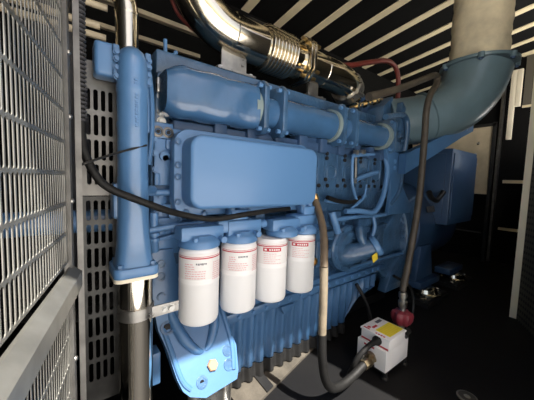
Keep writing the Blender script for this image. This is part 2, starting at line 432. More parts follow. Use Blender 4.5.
# cylinder heads right of the cover
for i, (x0, x1) in enumerate(((.86, .995), (1.0, 1.135), (1.14, 1.275), (1.28, 1.415), (1.42, 1.54))):
    mb = MB().box((x0, .885, .79), (x1, 1.2, 1.0), .006)
    mb.box((x0+.012, .875, .80), (x0+.03, .89, .99), .003); mb.box((x1-.03, .875, .80), (x1-.012, .89, .99), .003)
    mb.lathe([(.042, 0), (.042, .008), (.034, .011), (.030, .006)], ((x0+x1)/2, .885, .895), (0, -1, 0), 26)
    h = mb.build('cylinder_head', 'bluecast', eng)
    mb = MB(True)
    for dx, z_ in ((.022, .985), (.022, .963), (.02, .86), (.035, .83), (.113, .83)):
        mb.cyl((x0+dx, .876, z_), (x0+dx, .868, z_), .0095, n=12)
    mb.build('stud_hole', 'hole', h)
# top rail of the heads
mb = MB()
mb.box((.25, .95, 1.185), (1.60, 1.35, 1.268), .008)
mb.box((.285, .985, .98), (1.60, 1.30, 1.19), .006)
mb.prism([(.235, 1.0), (.285, 1.0), (.285, 1.19), (.25, 1.19)], 'y', .93, 1.2, .006)
tp = mb.build('rocker_cover', 'bluecast', eng)
mb = MB(); mb.tube([(.30, 1.02, 1.265), (.30, 1.02, 1.30), (.30, 1.02, 1.335)], .007, 10); mb.tube([(.30, 1.02, 1.285), (.325, 1.01, 1.285), (.335, 1.0, 1.30)], .007, 10, 3)
mb.cyl((.30, 1.02, 1.262), (.30, 1.02, 1.278), .013, n=6); mb.build('lift_hook', 'bluesmooth', tp)
mb = MB(True)
for x_, z_ in ((.262, 1.15), (.262, 1.11), (.262, 1.06), (.262, 1.03)): mb.hexbolt((x_, .93, z_), (0, -1, 0), .011, .008)
mb.box((.245, .915, 1.12), (.255, .94, 1.165), .003); mb.tube([(.27, .925, 1.165), (.255, .915, 1.14), (.262, .92, 1.11)], .008, 8, 3)
mb.build('end_bolt', 'steel', tp)
mb = MB(True); mb.box((.285, .875, .99), (1.62, .99, 1.03), .004)
for i in range(9): mb.box((.42+.135*i, .86, .985), (.47+.135*i, .93, 1.05), .006)
mb.build('head_ledge', 'bluedark', eng)
# charge air manifold, in three lengths with flanged joints
def mseg(x0, x1, r, lump, mname):
    rings = []
    n = 28; steps = 14
    for i in range(steps+1):
        f = i/steps; x_ = x0+(x1-x0)*f; rr = r
        if lump:
            rr = r*(1.0-.26*max(0, 1-f*7)**1.3)
        ring = []
        for q in range(n):
            a = 2*PI*q/n
            if lump:
                ex = 4.5; ca, sa = math.cos(a), math.sin(a)
                den = (abs(ca)**ex+abs(sa)**ex)**(1/ex)
                oy, oz = ca/den*rr*.93, sa/den*rr
                wob = 1+.028*math.sin(5*f*PI+3*a)
                oy *= wob; oz *= wob
            else: oy, oz = math.cos(a)*rr, math.sin(a)*rr
            ring.append((x_, .885+oy, 1.112+.012*(x_-.25)/1.2+oz))
        rings.append(ring)
    return MB().loft(rings).build('manifold_section', mname, eng, 45)
def mflange(x_, parent, gask=False):
    zc = 1.112+.012*(x_-.25)/1.2
    mb = MB().prism([(.885+a_*.082, zc+b_*.098) for a_, b_ in ((-1, -.75), (-.75, -1), (.75, -1), (1, -.75), (1, .75), (.75, 1), (-.75, 1), (-1, .75))], 'x', x_-.012, x_+.012, .004)
    f = mb.build('flange', 'bluecast', parent)
    mb = MB(True)
    for sy in (-1, 1):
        for sz in (-1, 1):
            mb.cyl((x_-.028, .885+sy*.062, zc+sz*.078), (x_+.028, .885+sy*.062, zc+sz*.078), .009, n=6)
    mb.build('flange_bolt', 'bluesmooth', f)
s1 = mseg(.25, .575, .080, True, 'bluelump'); s2 = mseg(.70, 1.045, .070, False, 'bluelump'); s3 = mseg(1.15, 1.50, .066, False, 'bluelump')
MB().cyl((.562, .885, 1.115), (.60, .885, 1.115), .076, n=30).build('gasket_ring', 'gasket', s1)
mflange(.60, s1); mflange(.69, s2); mflange(1.065, s2); mflange(1.16, s3)
MB().cyl((.60, .885, 1.115), (.69, .885, 1.115), .062, n=30).build('joint_sleeve', 'bluelump', s1)
MB().cyl((1.065, .885, 1.12), (1.16, .885, 1.12), .058, n=30).build('joint_sleeve', 'bluelump', s2)
MB().cyl((1.03, .885, 1.12), (1.052, .885, 1.12), .078, n=30).build('gasket_ring', 'gasket', s2)
MB().cyl((1.485, .885, 1.124), (1.515, .885, 1.124), .078, n=30).build('gasket_ring', 'gasket', s3)
mflange(1.53, s3)
mb = MB(); mb.tube([(1.53, .885, 1.124), (1.62, .89, 1.125), (1.70, .93, 1.13), (1.74, 1.02, 1.14)], [.062, .064, .066, .07], 22, 5)
mb.box((1.56, .815, 1.04), (1.66, .87, 1.10), .008)
for a in range(6): mb.hexbolt((1.585+.012*a, .815, 1.13+.03*math.sin(a)), (0, -1, 0), .010, .01)
mb.build('manifold_outlet', 'bluecast', s3)
for i in range(4):
    MB().box((.34+.27*i, .89, .99), (.44+.27*i, .96, 1.06), .01).build('manifold_port', 'bluedark', eng)

# filter heads
fh_parts = []
for (x0, x1) in ((.262, .545), (.592, .845)):
    mb = MB()
    zz = .664
    mb.box((x0, .735, zz), (x0+.135, .80, zz+.042), .006)
    mb.box((x0+.12, .745, zz+.012), (x1-.02, .81, zz+.052), .006)
    mb.box((x1-.13, .74, zz), (x1, .80, zz+.05), .006)
    mb.box((x0+.03, .79, zz+.0), (x1-.03, .90, zz+.04), .008)
    for xc in (x0+.067, x1-.075):
        mb.lathe([(.0585, -.021), (.0615, -.019), (.0620, -.006), (.057, .002), (.048, .007), (.042, .014)], (xc, .765, zz), (0, 0, 1), 30)
        for a in range(3): mb.cyl((xc+.05*math.cos(2.2*a-2.2), .765+.05*math.sin(2.2*a-2.2), zz+.0), (xc+.05*math.cos(2.2*a-2.2), .765+.05*math.sin(2.2*a-2.2), zz+.012), .009, n=10)
    mb.box((x0+.17, .752, zz+.035), (x0+.235, .80, zz+.085), .008)
    mb.cyl((x0+.18, .77, zz+.06), (x0+.18, .77, zz+.10), .014, n=14); mb.cyl((x0+.215, .77, zz+.06), (x0+.215, .77, zz+.105), .012, n=14)
    mb.cyl((x1-.03, .742, zz+.004), (x1-.03, .712, zz+.004), .010, n=12)
    mb.cyl((x0+.122, .742, zz+.0), (x0+.124, .712, zz+.0), .010, n=12)
    mb.cyl((x1-.02, .77, zz+.028), (x1+.035, .77, zz+.028), .015, n=14)
    fh = mb.build('filter_head', 'bluesmooth', eng)

# the round pump cover, oil filler and small pipes at the right of the block
mb = MB()
mb.lathe([(.125, 0), (.125, .03), (.118, .038), (.095, .04), (.088, .055), (.06, .058), (.055, .05), (.001, .05)], (1.20, .885, .50), (0, -1, 0), 40)
for a in range(9): mb.hexbolt((1.20+.108*math.cos(a*.7), .848, .50+.108*math.sin(a*.7)), (0, -1, 0), .008, .008)
pc = mb.build('pump_cover', 'bluecast', eng)
mb = MB()
mb.tube([(1.165, .86, .468), (1.18, .835, .475), (1.215, .80, .49), (1.275, .755, .515)], [.056, .054, .050, .046], 24, 5)
of = mb.build('oil_filler_neck', 'bluecast', eng)
dirf = V((.055, -.06, .05)).normalized()
MB().lathe([(.050, -.004), (.054, .0), (.054, .020), (.046, .028), (.001, .028)], V((1.28, .75, .52)), dirf, 30).build('filler_cap', 'bluesmooth', of)
e_ = MB(); e_.box((1.222, .716, .458), (1.264, .722, .496), .001, rot=Matrix.Rotation(-.35, 3, 'Y')); e_.build('warning_tag', 'tag', of, label='small yellow warning tag')
mb = MB(); mb.tube([(1.23, .78, .535), (1.215, .79, .575), (1.23, .81, .61), (1.26, .83, .60)], .022, 14, 4); mb.build('breather', 'bluecast', pc)
MB().lathe([(.020, 0), (.020, .008), (.012, .008), (.011, .002)], (.957, .868, .463), (0, -1, 0), 20).build('drain_plug', 'brass', eng, label='brass ring plug')
for pts, r in (([(1.184, .84, .985), (1.175, .835, .92), (1.19, .835, .83), (1.245, .84, .745)], .008),
               ([(1.184, .84, .985), (1.25, .845, .995), (1.39, .85, 1.01)], .010),
               ([(1.21, .845, .858), (1.30, .85, .885), (1.45, .86, .915)], .013),
               ([(1.32, .84, .84), (1.30, .835, .78), (1.25, .835, .74), (1.20, .845, .715)], .006),
               ([(1.53, .86, 1.0), (1.525, .84, .92), (1.47, .825, .775), (1.38, .82, .69), (1.25, .83, .70), (1.16, .85, .70)], .0145),
               ([(1.04, .84, .70), (1.05, .83, .66), (1.08, .83, .60)], .018),
               ([(1.0, .85, .76), (1.1, .84, .75), (1.25, .84, .75), (1.33, .85, .78)], .010),
               ([(1.10, .86, .66), (1.30, .85, .665), (1.50, .85, .66), (1.75, .86, .68)], .011),
               ([(1.42, .85, .66), (1.43, .84, .60), (1.42, .85, .54)], .012)):
    MB().tube(pts, r, 12, 5).build('fuel_pipe', 'bluesmooth', eng)
MB().cyl((1.215, .845, .99), (1.225, .845, .86), .008, n=14).build('injector_rod', 'galvdark', eng)
for x_, z_ in ((1.215, 1.005), (1.275, 1.012), (1.21, .858)): MB().cyl((x_, .845, z_-.012), (x_, .845, z_+.012), .016, n=6).build('pipe_nut', 'steel', eng)
# black harness under the heads
MB().tube([(.99, .83, .775), (1.08, .83, .755), (1.2, .835, .748), (1.28, .85, .77)], .011, 10, 5).build('wire_harness', 'blackhose', eng)
# assorted castings
mb = MB(True)
mb.box((1.05, .87, .62), (1.16, .90, .70), .01); mb.box((1.30, .86, .60), (1.52, .90, .65), .008)
mb.box((1.32, .862, .45), (1.40, .89, .58), .012); mb.box((1.44, .86, .40), (1.58, .90, .60), .015)
mb.box((.87, .87, .55), (.98, .90, .70), .012); mb.box((.98, .872, .42), (1.05, .90, .56), .012)
mb.cyl((.93, .87, .64), (.93, .845, .64), .03, n=20); mb.cyl((1.36, .87, .40), (1.36, .85, .40), .026, n=18)
mb.cyl((1.48, .865, .52), (1.48, .84, .52), .024, n=18); mb.cyl((1.04, .875, .40), (1.04, .86, .40), .018, n=18)
for i in range(26):
    x_ = .88+.75*random.random(); z_ = .39+.34*random.random()
    mb.hexbolt((x_, .872, z_), (0, -1, 0), .009, .012)
for i in range(10):
    x_ = .9+.7*random.random(); z_ = .40+.30*random.random(); mb.box((x_, .862, z_), (x_+.03+.05*random.random(), .90, z_+.015+.03*random.random()), .004)
mb.build('side_casting', 'bluecast', eng)
mb = MB(True)
for i in range(6): mb.box((.36+.085*i, .862, .42), (.40+.085*i, .90, .62), .01)
mb.box((.34, .855, .62), (.86, .90, .66), .008); mb.cyl((.58, .86, .71), (.58, .80, .71), .022, n=18)
mb.build('side_casting', 'bluecast', eng)
# the flat plate bracket and flywheel housing
mb = MB().prism([(1.50, 1.05), (1.73, 1.07), (1.72, .83), (1.86, .70), (1.84, .66), (1.56, .66), (1.58, .80)], 'y', .835, .86, .004)
sb = mb.build('plate_bracket', 'blue', eng)
mb = MB(True)
for x_ in (1.60, 1.67):
    for z_ in (.945, .985): mb.hexbolt((x_, .835, z_), (0, -1, 0), .011, .006)
mb.build('plate_bolt', 'bluesmooth', sb)
mb = MB(); mb.prism([(1.56, .55), (1.75, .70), (2.0, .78), (2.0, .2), (1.75, .16), (1.56, .30)], 'y', .86, 1.5, .02, 3)
mb.tube([(1.58, .84, .72), (1.66, .83, .80), (1.70, .84, .90), (1.70, .85, .98)], .014, 10, 4)
mb.lathe([(.36, 0), (.40, .02), (.40, .10), (.35, .14)], (1.78, 1.22, .50), (1, 0, 0), 44)
for i in range(14):
    a = PI*.55+i*.11; mb.hexbolt((1.775, 1.22+.38*math.cos(a), .50+.38*math.sin(a)), (-1, 0, 0), .012, .012)
mb.prism([(1.66, .30), (1.80, .42), (1.80, .16), (1.60, .16)], 'y', .84, .90, .008)
fw = mb.build('flywheel_housing', 'bluecast', eng)
MB().tube([(1.20, .87, .375), (1.45, .845, .39), (1.75, .83, .40)], .012, 10, 4).build('lower_pipe', 'blue', eng)

# ------------------------------------------------------------------ spin-on filters
FL = ['white spin-on filter nearest the blue vertical pipe, first in the row', 'second white spin-on filter from the blue vertical pipe, with pale red print',
      'third white spin-on filter, its red logo fully seen', 'last white spin-on filter of the row, next to the brown hose']
def cyl_patch(mb, cx, cy, r, a0, a1, z0, z1, n=8):
    b = mb.bm
    lo = []; hi = []
    for i in range(n+1):
        a = math.radians(a0+(a1-a0)*i/n)
        lo.append(b.verts.new((cx+r*math.cos(a), cy+r*math.sin(a), z0))); hi.append(b.verts.new((cx+r*math.cos(a), cy+r*math.sin(a), z1)))
    for i in range(n): b.faces.new((lo[i], lo[i+1], hi[i+1], hi[i]))
for i, (fx, zt) in enumerate(((.329, .622), (.470, .624), (.660, .624), (.770, .624))):
    fx = (.329, .470, .608, .757)[i]
    f = thing('spin_on_filter', FL[i], 'oil filter', (fx, .765, .412), 'spin-on filters along the engine side')
    r = .0605
    MB().lathe([(.052, 0), (.057, .003), (.0605, .012), (r, .125), (r+.0008, .127), (r+.0008, .131), (r, .133), (r, .212), (.0585, .220), (.056, .226), (.054, .2295)], (fx, .765, .412), (0, 0, 1), 40).build('canister', 'white', f)
    # paper label wrap
    mb = MB(); cyl_patch(mb, fx, .765, r+.0004, 175, 365, .555, .632, 30); MBl = mb.build('label_wrap', 'label', f)
    mb = MB(); cyl_patch(mb, fx, .765, r+.0009, 178, 362, .6165, .620, 30); cyl_patch(mb, fx, .765, r+.0009, 178, 362, .6225, .6238, 30); mb.build('red_band', 'red', MBl)
    mb = MB()
    if i < 2:
        for row in range(7):
            z_ = .601-.0068*row
            a = 205+random.random()*5
            while a < (262 if row > 2 else 228):
                w_ = 3+6*random.random(); cyl_patch(mb, fx, .765, r+.0009, a, a+w_, z_-.0013, z_+.0013, 3); a += w_+1.8
        mb.build('lettering', 'pink', MBl); mb = MB()
        for row in range(9):
            z_ = .603-.0062*row
            a = 284+random.random()*4
            while a < 345: w_ = 3+6*random.random(); cyl_patch(mb, fx, .765, r+.0009, a, a+w_, z_-.0013, z_+.0013, 3); a += w_+1.6
        mb.build('lettering', 'pink', MBl)
        mb = MB()
        a = 238
        for w_ in (4, 2, 4, 2, 3, 5, 3, 4): cyl_patch(mb, fx, .765, r+.0012, a, a+w_*.7, .599+.002*random.random(), .605, 3); a += w_*1.1
        mb.build('part_number', 'ink', MBl)
    else:
        a0 = 206 if i == 2 else 196
        mb.bm.free(); mb = MB(); cyl_patch(mb, fx, .765, r+.0009, a0, a0+62, .600, .6135, 8); lg = mb.build('logo_box', 'red', MBl)
        mb = MB()
        cyl_patch(mb, fx, .765, r+.0013, a0+5, a0+13, .6035, .610, 3)
        for q in range(5): cyl_patch(mb, fx, .765, r+.0013, a0+21+7.5*q, a0+26+7.5*q, .604, .6095, 2)
        mb.build('logo_letters', 'label', MBl)
        mb = MB()
        for row in range(6):
            z_ = .592-.0068*row; a = a0+3
            while a < a0+(62 if row % 2 else 40): w_ = 3+6*random.random(); cyl_patch(mb, fx, .765, r+.0009, a, a+w_, z_-.001, z_+.001, 3); a += w_+2
        mb.build('lettering', 'pink', MBl); mb = MB()
        for row in range(8):
            z_ = .607-.0068*row; a = 305
            while a < 345: w_ = 3+6*random.random(); cyl_patch(mb, fx, .765, r+.0009, a, a+w_, z_-.001, z_+.001, 3); a += w_+2
        mb.build('lettering', 'pink', MBl)

# ------------------------------------------------------------------ vertical pipes at the front
bp_ = thing('coolant_riser', 'tall blue vertical pipe with a flared square flange at its foot', 'pipe', (.14, .74, .60))
mb = MB()
mb.lathe([(.0345, .24), (.0345, .36), (.0355, .365), (.0355, .375), (.0345, .38), (.0345, .445), (.036, .45), (.036, .462), (.0345, .467), (.0345, .50), (.033, .525), (.026, .545), (.014, .555), (.001, .557)], (.14, .74, .60), (0, 0, 1), 36)
mb.tube([(.14, .745, 1.11), (.14, .79, 1.125), (.14, .85, 1.12)], .033, 24, 4)
pm = mb.build('pipe', 'bluegloss', bp_)
mb = MB()
rings = []
for z_, hx, hy, ex in ((.625, .046, .046, 4.), (.645, .041, .041, 3.4), (.69, .038, .038, 2.6), (.75, .036, .036, 2.2), (.80, .0355, .0355, 2.), (.845, .0355, .0355, 2.)):
    ring = []
    for q in range(32):
        a = 2*PI*q/32; ca, sa = math.cos(a), math.sin(a); den = (abs(ca)**ex+abs(sa)**ex)**(1/ex)
        ring.append((.14+ca/den*hx, .74+sa/den*hy, z_))
    rings.append(ring)
mb.loft(rings)
mb.box((.095, .74, .74), (.125, .80, .83), .008); mb.cyl((.16, .74, .81), (.20, .80, .81), .014, n=14)
mb.build('foot_casting', 'bluegloss', bp_)
mb = MB().prism(rrect(.089, .192, .688, .792, .018), 'z', .603, .627, .003); fl = mb.build('foot_flange', 'bluesmooth', bp_)
MB().prism(rrect(.090, .191, .689, .791, .018), 'z', .594, .603).build('flange_gasket', 'post', fl)
for x_, y_ in ((.104, .702), (.177, .702), (.104, .777), (.177, .777)): MB().hexbolt((x_, y_, .627), (0, 0, 1), .008, .009).build('flange_bolt', 'blue', fl)
mb = MB(True)
for z_ in (1.085, 1.14): mb.box((.098, .735, z_), (.112, .775, z_+.014), .003); mb.box((.168, .735, z_), (.182, .775, z_+.014), .003)
for z_ in (1.08, 1.10, 1.12, 1.135): mb.hexbolt((.106, .735, z_), (0, -1, 0), .006, .007); mb.hexbolt((.176, .735, z_), (0, -1, 0), .006, .007)
mb.box((.165, .745, .96), (.183, .79, 1.13), .004); mb.tube([(.178, .75, 1.13), (.186, .745, 1.05), (.186, .745, .95), (.180, .755, .88)], .006, 8, 4)
mb.build('clamp_ear', 'blue', bp_)
# embossed casting mark running up the pipe (illegible strokes)
mb = MB()
z_ = .965
for w_ in (8, 5, 8, 5, 7, 3, 3, 7, 5, 4):
    h_ = w_*.001; s_ = .0035
    mb.box((.1415-s_, .7035, z_), (.1415+s_, .7075, z_+h_*.38), .0006, 1)
    mb.box((.1415-s_, .7035, z_+h_*.55), (.1415-s_*.2, .7075, z_+h_*.9), .0006, 1); z_ += h_+.0025
mb.build('lettering', 'bluesmooth', pm); mb = MB()
for q in range(2): mb.box((.1405-.004, .7035, 1.063+.009*q), (.1405+.004, .7075, 1.068+.009*q), .0006, 1)
mb.build('lettering', 'bluesmooth', pm)
o = MB().box((.062, .745, 1.080), (.116, .797, 1.158), .009, 3).build('expansion_box', 'bluesmooth', bp_)

sp_ = thing('lower_steel_pipe', 'polished steel pipe below the blue flange with a band clamp', 'pipe', (.145, .74, .0))
mb = MB(); mb.tube([(.145, .74, .594), (.145, .74, .30), (.145, .74, .12), (.12, .78, .05), (.02, .86, .045), (-.15, .95, .045)], .0405, 30, 6); mb.build('tube', 'chromelow', sp_)
mb = MB(); mb.lathe([(.0412, 0), (.0435, .001), (.0435, .031), (.0412, .032)], (.145, .74, .485), (0, 0, 1), 36)
mb.prism([(.175, .487), (.243, .489), (.243, .516), (.175, .516)], 'y', .699, .702); bd = mb.build('band_clamp', 'galv', sp_, label='wide grey band clamp with bolted tab')
mb = MB(True); mb.hexbolt((.222, .699, .502), (0, -1, 0), .008, .009); mb.hexbolt((.205, .699, .502), (0, -1, 0), .006, .006); mb.build('clamp_bolt', 'steel', bd)
up = thing('upper_steel_pipe', 'polished steel elbow rising behind the top of the blue pipe', 'pipe', (.165, .95, 1.1))
MB().tube([(.165, .95, 1.0), (.165, .95, 1.30), (.155, .95, 1.38), (.10, .96, 1.43), (0, .98, 1.44), (-.19, 1.0, 1.44)], .032, 26, 6).build('tube', 'chrome', up)
mb = MB(); mb.lathe([(.034, 0), (.034, .006)], (.165, .95, 1.335), (0, 0, 1), 30); mb.build('weld_bead', 'chrome', up)
for z_, x1, lb in ((1.36, .12, 'topmost pale stay rod left of the upper steel elbow'), (1.30, .10, 'middle pale stay rod left of the upper steel elbow'), (1.27, .115, 'lowest pale stay rod left of the upper steel elbow')):
    tag(MB().tube([(-.2, 1.05, z_+.02), (x1, 1.0, z_)], .010, 12).build('stay_rod', 'creampanel'), lb, 'stay rod', 'stay rods at top left')
# fan shroud, dark steel cone behind the guard
mb = MB()
n = 30; ri = []
for (x_, r_) in ((-.02, .62), (.02, .60), (.06, .52), (.07, .52), (.03, .61), (-.01, .63)):
    ri.append([(x_-.0, 1.55+r_*math.cos(2*PI*q/60), .95+r_*math.sin(2*PI*q/60)) for q in range(60)])
mb.loft(ri); tag(mb.build('fan_shroud', 'conduit'), 'dark steel fan shroud ring behind the slotted guards', 'shroud')

# ------------------------------------------------------------------ slotted guards at the left
sg = thing('slotted_guard', 'tall narrow slotted steel plate left of the blue pipe', 'guard', (.07, .70, .28))
mtx = Matrix.Translation((0, .80, -.063)) @ Matrix.Rotation(PI/2, 4, 'X') @ Matrix.Diagonal((1.074, 1.074, 1, 1))
def ps(z0, n): return [(.0485+.0148*q, z0-.057*i, .0090, .047) for i in range(n) for q in range(4)]
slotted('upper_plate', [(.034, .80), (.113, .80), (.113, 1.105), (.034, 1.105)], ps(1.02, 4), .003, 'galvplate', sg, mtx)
slotted('lower_plate', [(.031, .285), (.106, .285), (.106, .798), (.031, .798)], [(a_-.003, b_, c_, d_) for a_, b_, c_, d_ in ps(.765, 8)], .003, 'shadedplate', sg, mtx)
MB().box((.1214, .80, .797), (.124, .83, 1.123)).build('return_edge', 'galvplate', sg)
lg = thing('louvred_guard', 'large slotted steel guard sheet along the left edge, in two tiers', 'guard', (.0, .5, 0))
# local X runs from the post towards the viewer, local Y is up
ux = V((-.2, -.98, 0)).normalized(); uy = V((0, 0, 1)); uz = ux.cross(uy)
mtx = Matrix(((ux.x, uy.x, uz.x, .006), (ux.y, uy.y, uz.y, .60), (ux.z, uy.z, uz.z, 0), (0, 0, 0, 1)))
def gridslots(x0, x1, z0, z1):
    S = []; nx = int((x1-x0)/.0115); nz = int((z1-z0)/.053)
    for i in range(nx):
        for j in range(nz): S.append((x0+.0115*(i+.5), z1-.053*(j+.5), .0085, .0495))
    return S
slotted('upper_sheet', [(.004, .69), (.50, .69), (.50, 1.70), (.004, 1.70)], gridslots(.02, .48, .69, 1.646), .001, 'galvguard', lg, mtx)
mtx2 = mtx @ Matrix.Translation((0, 0, -.026))
slotted('lower_sheet', [(.004, .06), (.50, .06), (.50, .672), (.004, .672)], gridslots(.02, .48, .08, .66), .001, 'galvguard', lg, mtx)
def gp(s_, w_, z_): q = mtx @ V((s_, z_, w_)); return q
# folded ledge between the tiers
mb = MB()
sgn = 1 if (mtx.to_3x3() @ V((0, 0, 1))).x > 0 else -1
prof = [(0, .680), (.004*sgn, .680), (.019*sgn, .668), (.019*sgn, .640), (.017*sgn, .640), (.017*sgn, .664), (.003*sgn, .674), (0, .674)]
mb.loft([[gp(s_, w_, z_) for w_, z_ in prof] for s_ in (-.004, .50)])
mb.build('ledge', 'galvguard', lg, 20)
mb = MB()
mb.loft([[gp(s_, w_, z_) for s_, w_ in ((-.008, -.006), (-.008, .006), (.008, .006), (.008, -.006))] for z_ in (.0, 1.75)])
po = mb.build('corner_post', 'galvdark', lg)
mb = MB(True)
for z_ in (.5, .62, .80, .95, 1.06): 
    mb.dome(gp(.0, .006*sgn, z_), (mtx.to_3x3() @ V((0, 0, sgn))), .005, .004, 12)
mb.build('rivet', 'galv', po)
mb = MB(); mb.box((.020, .64, .06), (.030, .66, 1.75)); mb.build('inner_post', 'galvdark', lg)

rd = thing('radiator', 'dark radiator core behind the louvred guard sheet', 'radiator', (-.4, 1.0, 0))
MB().box((-.62, .25, .10), (-.20, 1.75, 1.95), .01).build('core', 'black', rd)
mb = MB(); mb.box((-.64, .22, 0), (-.30, .27, 2.0), .004).build('side_channel', 'galvdark', rd)
MB().box((-.66, .25, .0), (-.30, 1.75, .10), .004).build('bottom_tank', 'galvdark', rd)
# coil of dark hoses behind the guard
for i, (z_, r_, lab) in enumerate(((.46, .018, 'lower black hose loop behind the slotted plate'), (.53, .016, 'upper black hose loop behind the slotted plate'))):
    tag(MB().tube([(-.19, 1.05, z_), (-.05, .98, z_-.03), (.06, .90, z_-.01), (.12, .86, z_+.05), (.20, .88, z_+.10), (.3, .95, z_+.1)], r_, 14, 5).build('hose', 'blackhose'), lab, 'hose', None)
tag(MB().cyl((-.19, .86, .725), (.19, .84, .725), .03, n=20).build('crossover_pipe', 'blue'), 'blue horizontal pipe seen through the slotted plate', 'pipe')

# ------------------------------------------------------------------ hoses and cables
mb = MB()
pts = [(.026, .64, 1.60), (.028, .65, 1.30), (.032, .66, 1.18), (.031, .665, 1.06), (.031, .668, .95), (.036, .668, .895), (.056, .668, .846), (.082, .668, .819), (.128, .668, .797), (.188, .675, .772), (.245, .70, .752), (.345, .715, .730), (.47, .72, .737), (.56, .735, .741), (.70, .775, .740)]
cb = thing('braided_cable', 'black corrugated cable hanging at left then sweeping under the side cover', 'cable', pts[6])
mb.tube(pts, .0085, 14, 8); mb.build('sheath', 'blackhose', cb)
mb = MB()
for i in range(76):
    z_ = 1.55-.0085*i
    x_, y_ = .030, .66
    if z_ > 1.18: f = (1.60-z_)/.42; x_ = .026+.006*f; y_ = .64+.02*f
    elif z_ > .95: x_ = .0315; y_ = .66+.008*(1.18-z_)/.23
    else: break
    mb.lathe([(.0085, 0), (.0108, .0015), (.0108, .004), (.0085, .0055)], (x_, y_, z_), (0, 0, 1), 12)
mb.build('corrugation', 'conduit', cb)
tag(MB().tube([(.030, .655, .868), (.044, .656, .875), (.10, .69, .90), (.166, .715, .925)], .0026, 8, 4).build('tie_strap', 'black'), 'thin black strap tied from the cable to the blue pipe', 'strap')

h1 = thing('charge_hose', 'dusty brown hose hanging beside the last filter down to the white heater', 'hose', (.80, .6, .1))
P1 = [(.842, .775, .775), (.835, .745, .735), (.800, .685, .665), (.765, .645, .60), (.745, .625, .54)]
MB().tube(P1, .0145, 18, 6).build('upper_hose', 'brownhose', h1)
MB().tube([(.745, .625, .54), (.738, .615, .45), (.735, .61, .30)], .0150, 18, 6).build('middle_hose', 'sunlithose', h1, label='tan stretch of the hose with sunlight in its colour')
MB().tube([(.735, .61, .30), (.735, .605, .22), (.752, .60, .13), (.79, .60, .075), (.85, .60, .055), (.92, .60, .058), (.985, .60, .072), (1.02, .60, .08)], .0165, 18, 6).build('lower_hose', 'blackhose', h1)
MB().cyl((.843, .782, .79), (.841, .77, .768), .019, n=18).build('hose_ferrule', 'brass', h1)
h2 = thing('return_hose', 'long dark brown hose hanging from the elbow down to the red valve', 'hose', (1.4, .63, .2))
MB().tube([(1.00, .65, 1.20), (1.25, .66, 1.29), (1.50, .66, 1.395), (1.62, .66, 1.445), (1.66, .66, 1.44), (1.65, .66, 1.40), (1.585, .66, 1.33), (1.555, .66, 1.24), (1.545, .655, 1.13), (1.52, .645, .95), (1.49, .636, .77), (1.44, .63, .58), (1.385, .625, .40), (1.358, .625, .31)], .0165, 18, 6).build('hose_body', 'darkhose', h2)
MB().lathe([(.020, 0), (.022, .01), (.022, .03), (.016, .032), (.016, .05), (.02, .052), (.02, .075), (.014, .08)], (1.372, .625, .225), (-.12, 0, 1), 20).build('hose_coupling', 'steel', h2, label='silver hose coupling')
tag(MB().tube([(.30, 1.1, 1.60), (.345, 1.1, 1.53), (.40, 1.12, 1.48), (.60, 1.2, 1.45)], .007, 10, 5).build('red_cable', 'redtube'), 'thin red cable behind the exhaust bend at top left', 'cable')
tag(MB().tube([(1.15, 1.16, 1.47), (1.30, 1.12, 1.545), (1.45, 1.1, 1.585), (1.68, 1.1, 1.668), (1.88, 1.1, 1.735), (2.00, 1.1, 1.735), (2.06, 1.1, 1.68), (2.08, 1.1, 1.60), (2.08, 1.1, 1.45)], .017, 14, 6).build('red_hose', 'redtube'), 'red hose arching over the right end of the exhaust pipe', 'hose')
tag(MB().tube([(1.45, .72, .34), (1.62, .70, .24), (1.62, .68, .10), (1.50, .66, .06)], .008, 10, 6).build('drain_hose', 'black'), 'thin black hose looping behind the red valve', 'hose')
tag(MB().tube([(1.28, .84, .29), (1.33, .80, .18), (1.36, .78, .06), (1.38, .77, .012)], .010, 10, 5).build('sump_hose', 'black'), 'thin black hose dropping to the floor past the sump', 'hose')

# ------------------------------------------------------------------ exhaust
ex = thing('exhaust_pipe', 'polished steel exhaust pipe with ribbed bellows above the engine', 'exhaust', (.8, 1.0, 1.27))
mb = MB()
mb.tube([(.30, 1.0, 1.95), (.345, 1.0, 1.66), (.385, 1.0, 1.55), (.45, 1.0, 1.47), (.535, 1.0, 1.43), (.70, 1.0, 1.425)], [.078, .078, .08, .081, .081, .081], 36, 7)
for x_ in (.545,): mb.lathe([(.081, 0), (.0835, .003), (.081, .006)], (x_, 1.0, 1.429), (1, 0, 0), 36)
mb.build('inlet_bend', 'chrome', ex)
mb = MB(); prof = [(.083, 0)]
for i in range(8): prof += [(.083, .0035+.019*i), (.096, .0065+.019*i), (.0975, .010+.019*i), (.096, .0135+.019*i), (.083, .0165+.019*i)]
prof.append((.083, .16)); mb.lathe(prof, (.70, 1.0, 1.425), (1, 0, 0), 40); mb.build('bellows', 'chrome', ex, 60)
mb = MB(); mb.cyl((.86, 1.0, 1.425), (.95, 1.0, 1.426), .078, n=36)
mb.tube([(.95, 1.0, 1.426), (1.10, 1.0, 1.426), (1.24, 1.0, 1.422), (1.33, 1.01, 1.405), (1.41, 1.06, 1.37), (1.46, 1.14, 1.31)], .080, 36, 6)
mb.lathe([(.080, 0), (.082, .003), (.080, .006)], (1.08, 1.0, 1.426), (1, 0, 0), 36)
mb.build('outlet_bend', 'chrome', ex)
for x_ in (.925, .948):
    f = MB().prism([(1.0+a_*.10, 1.426+b_*.10) for a_, b_ in ((-1, -.55), (-.55, -1), (.55, -1), (1, -.55), (1, .55), (.55, 1), (-.55, 1), (-1, .55))], 'x', x_-.008, x_+.008, .002).build('flange', 'chrome', ex)
mb = MB(True)
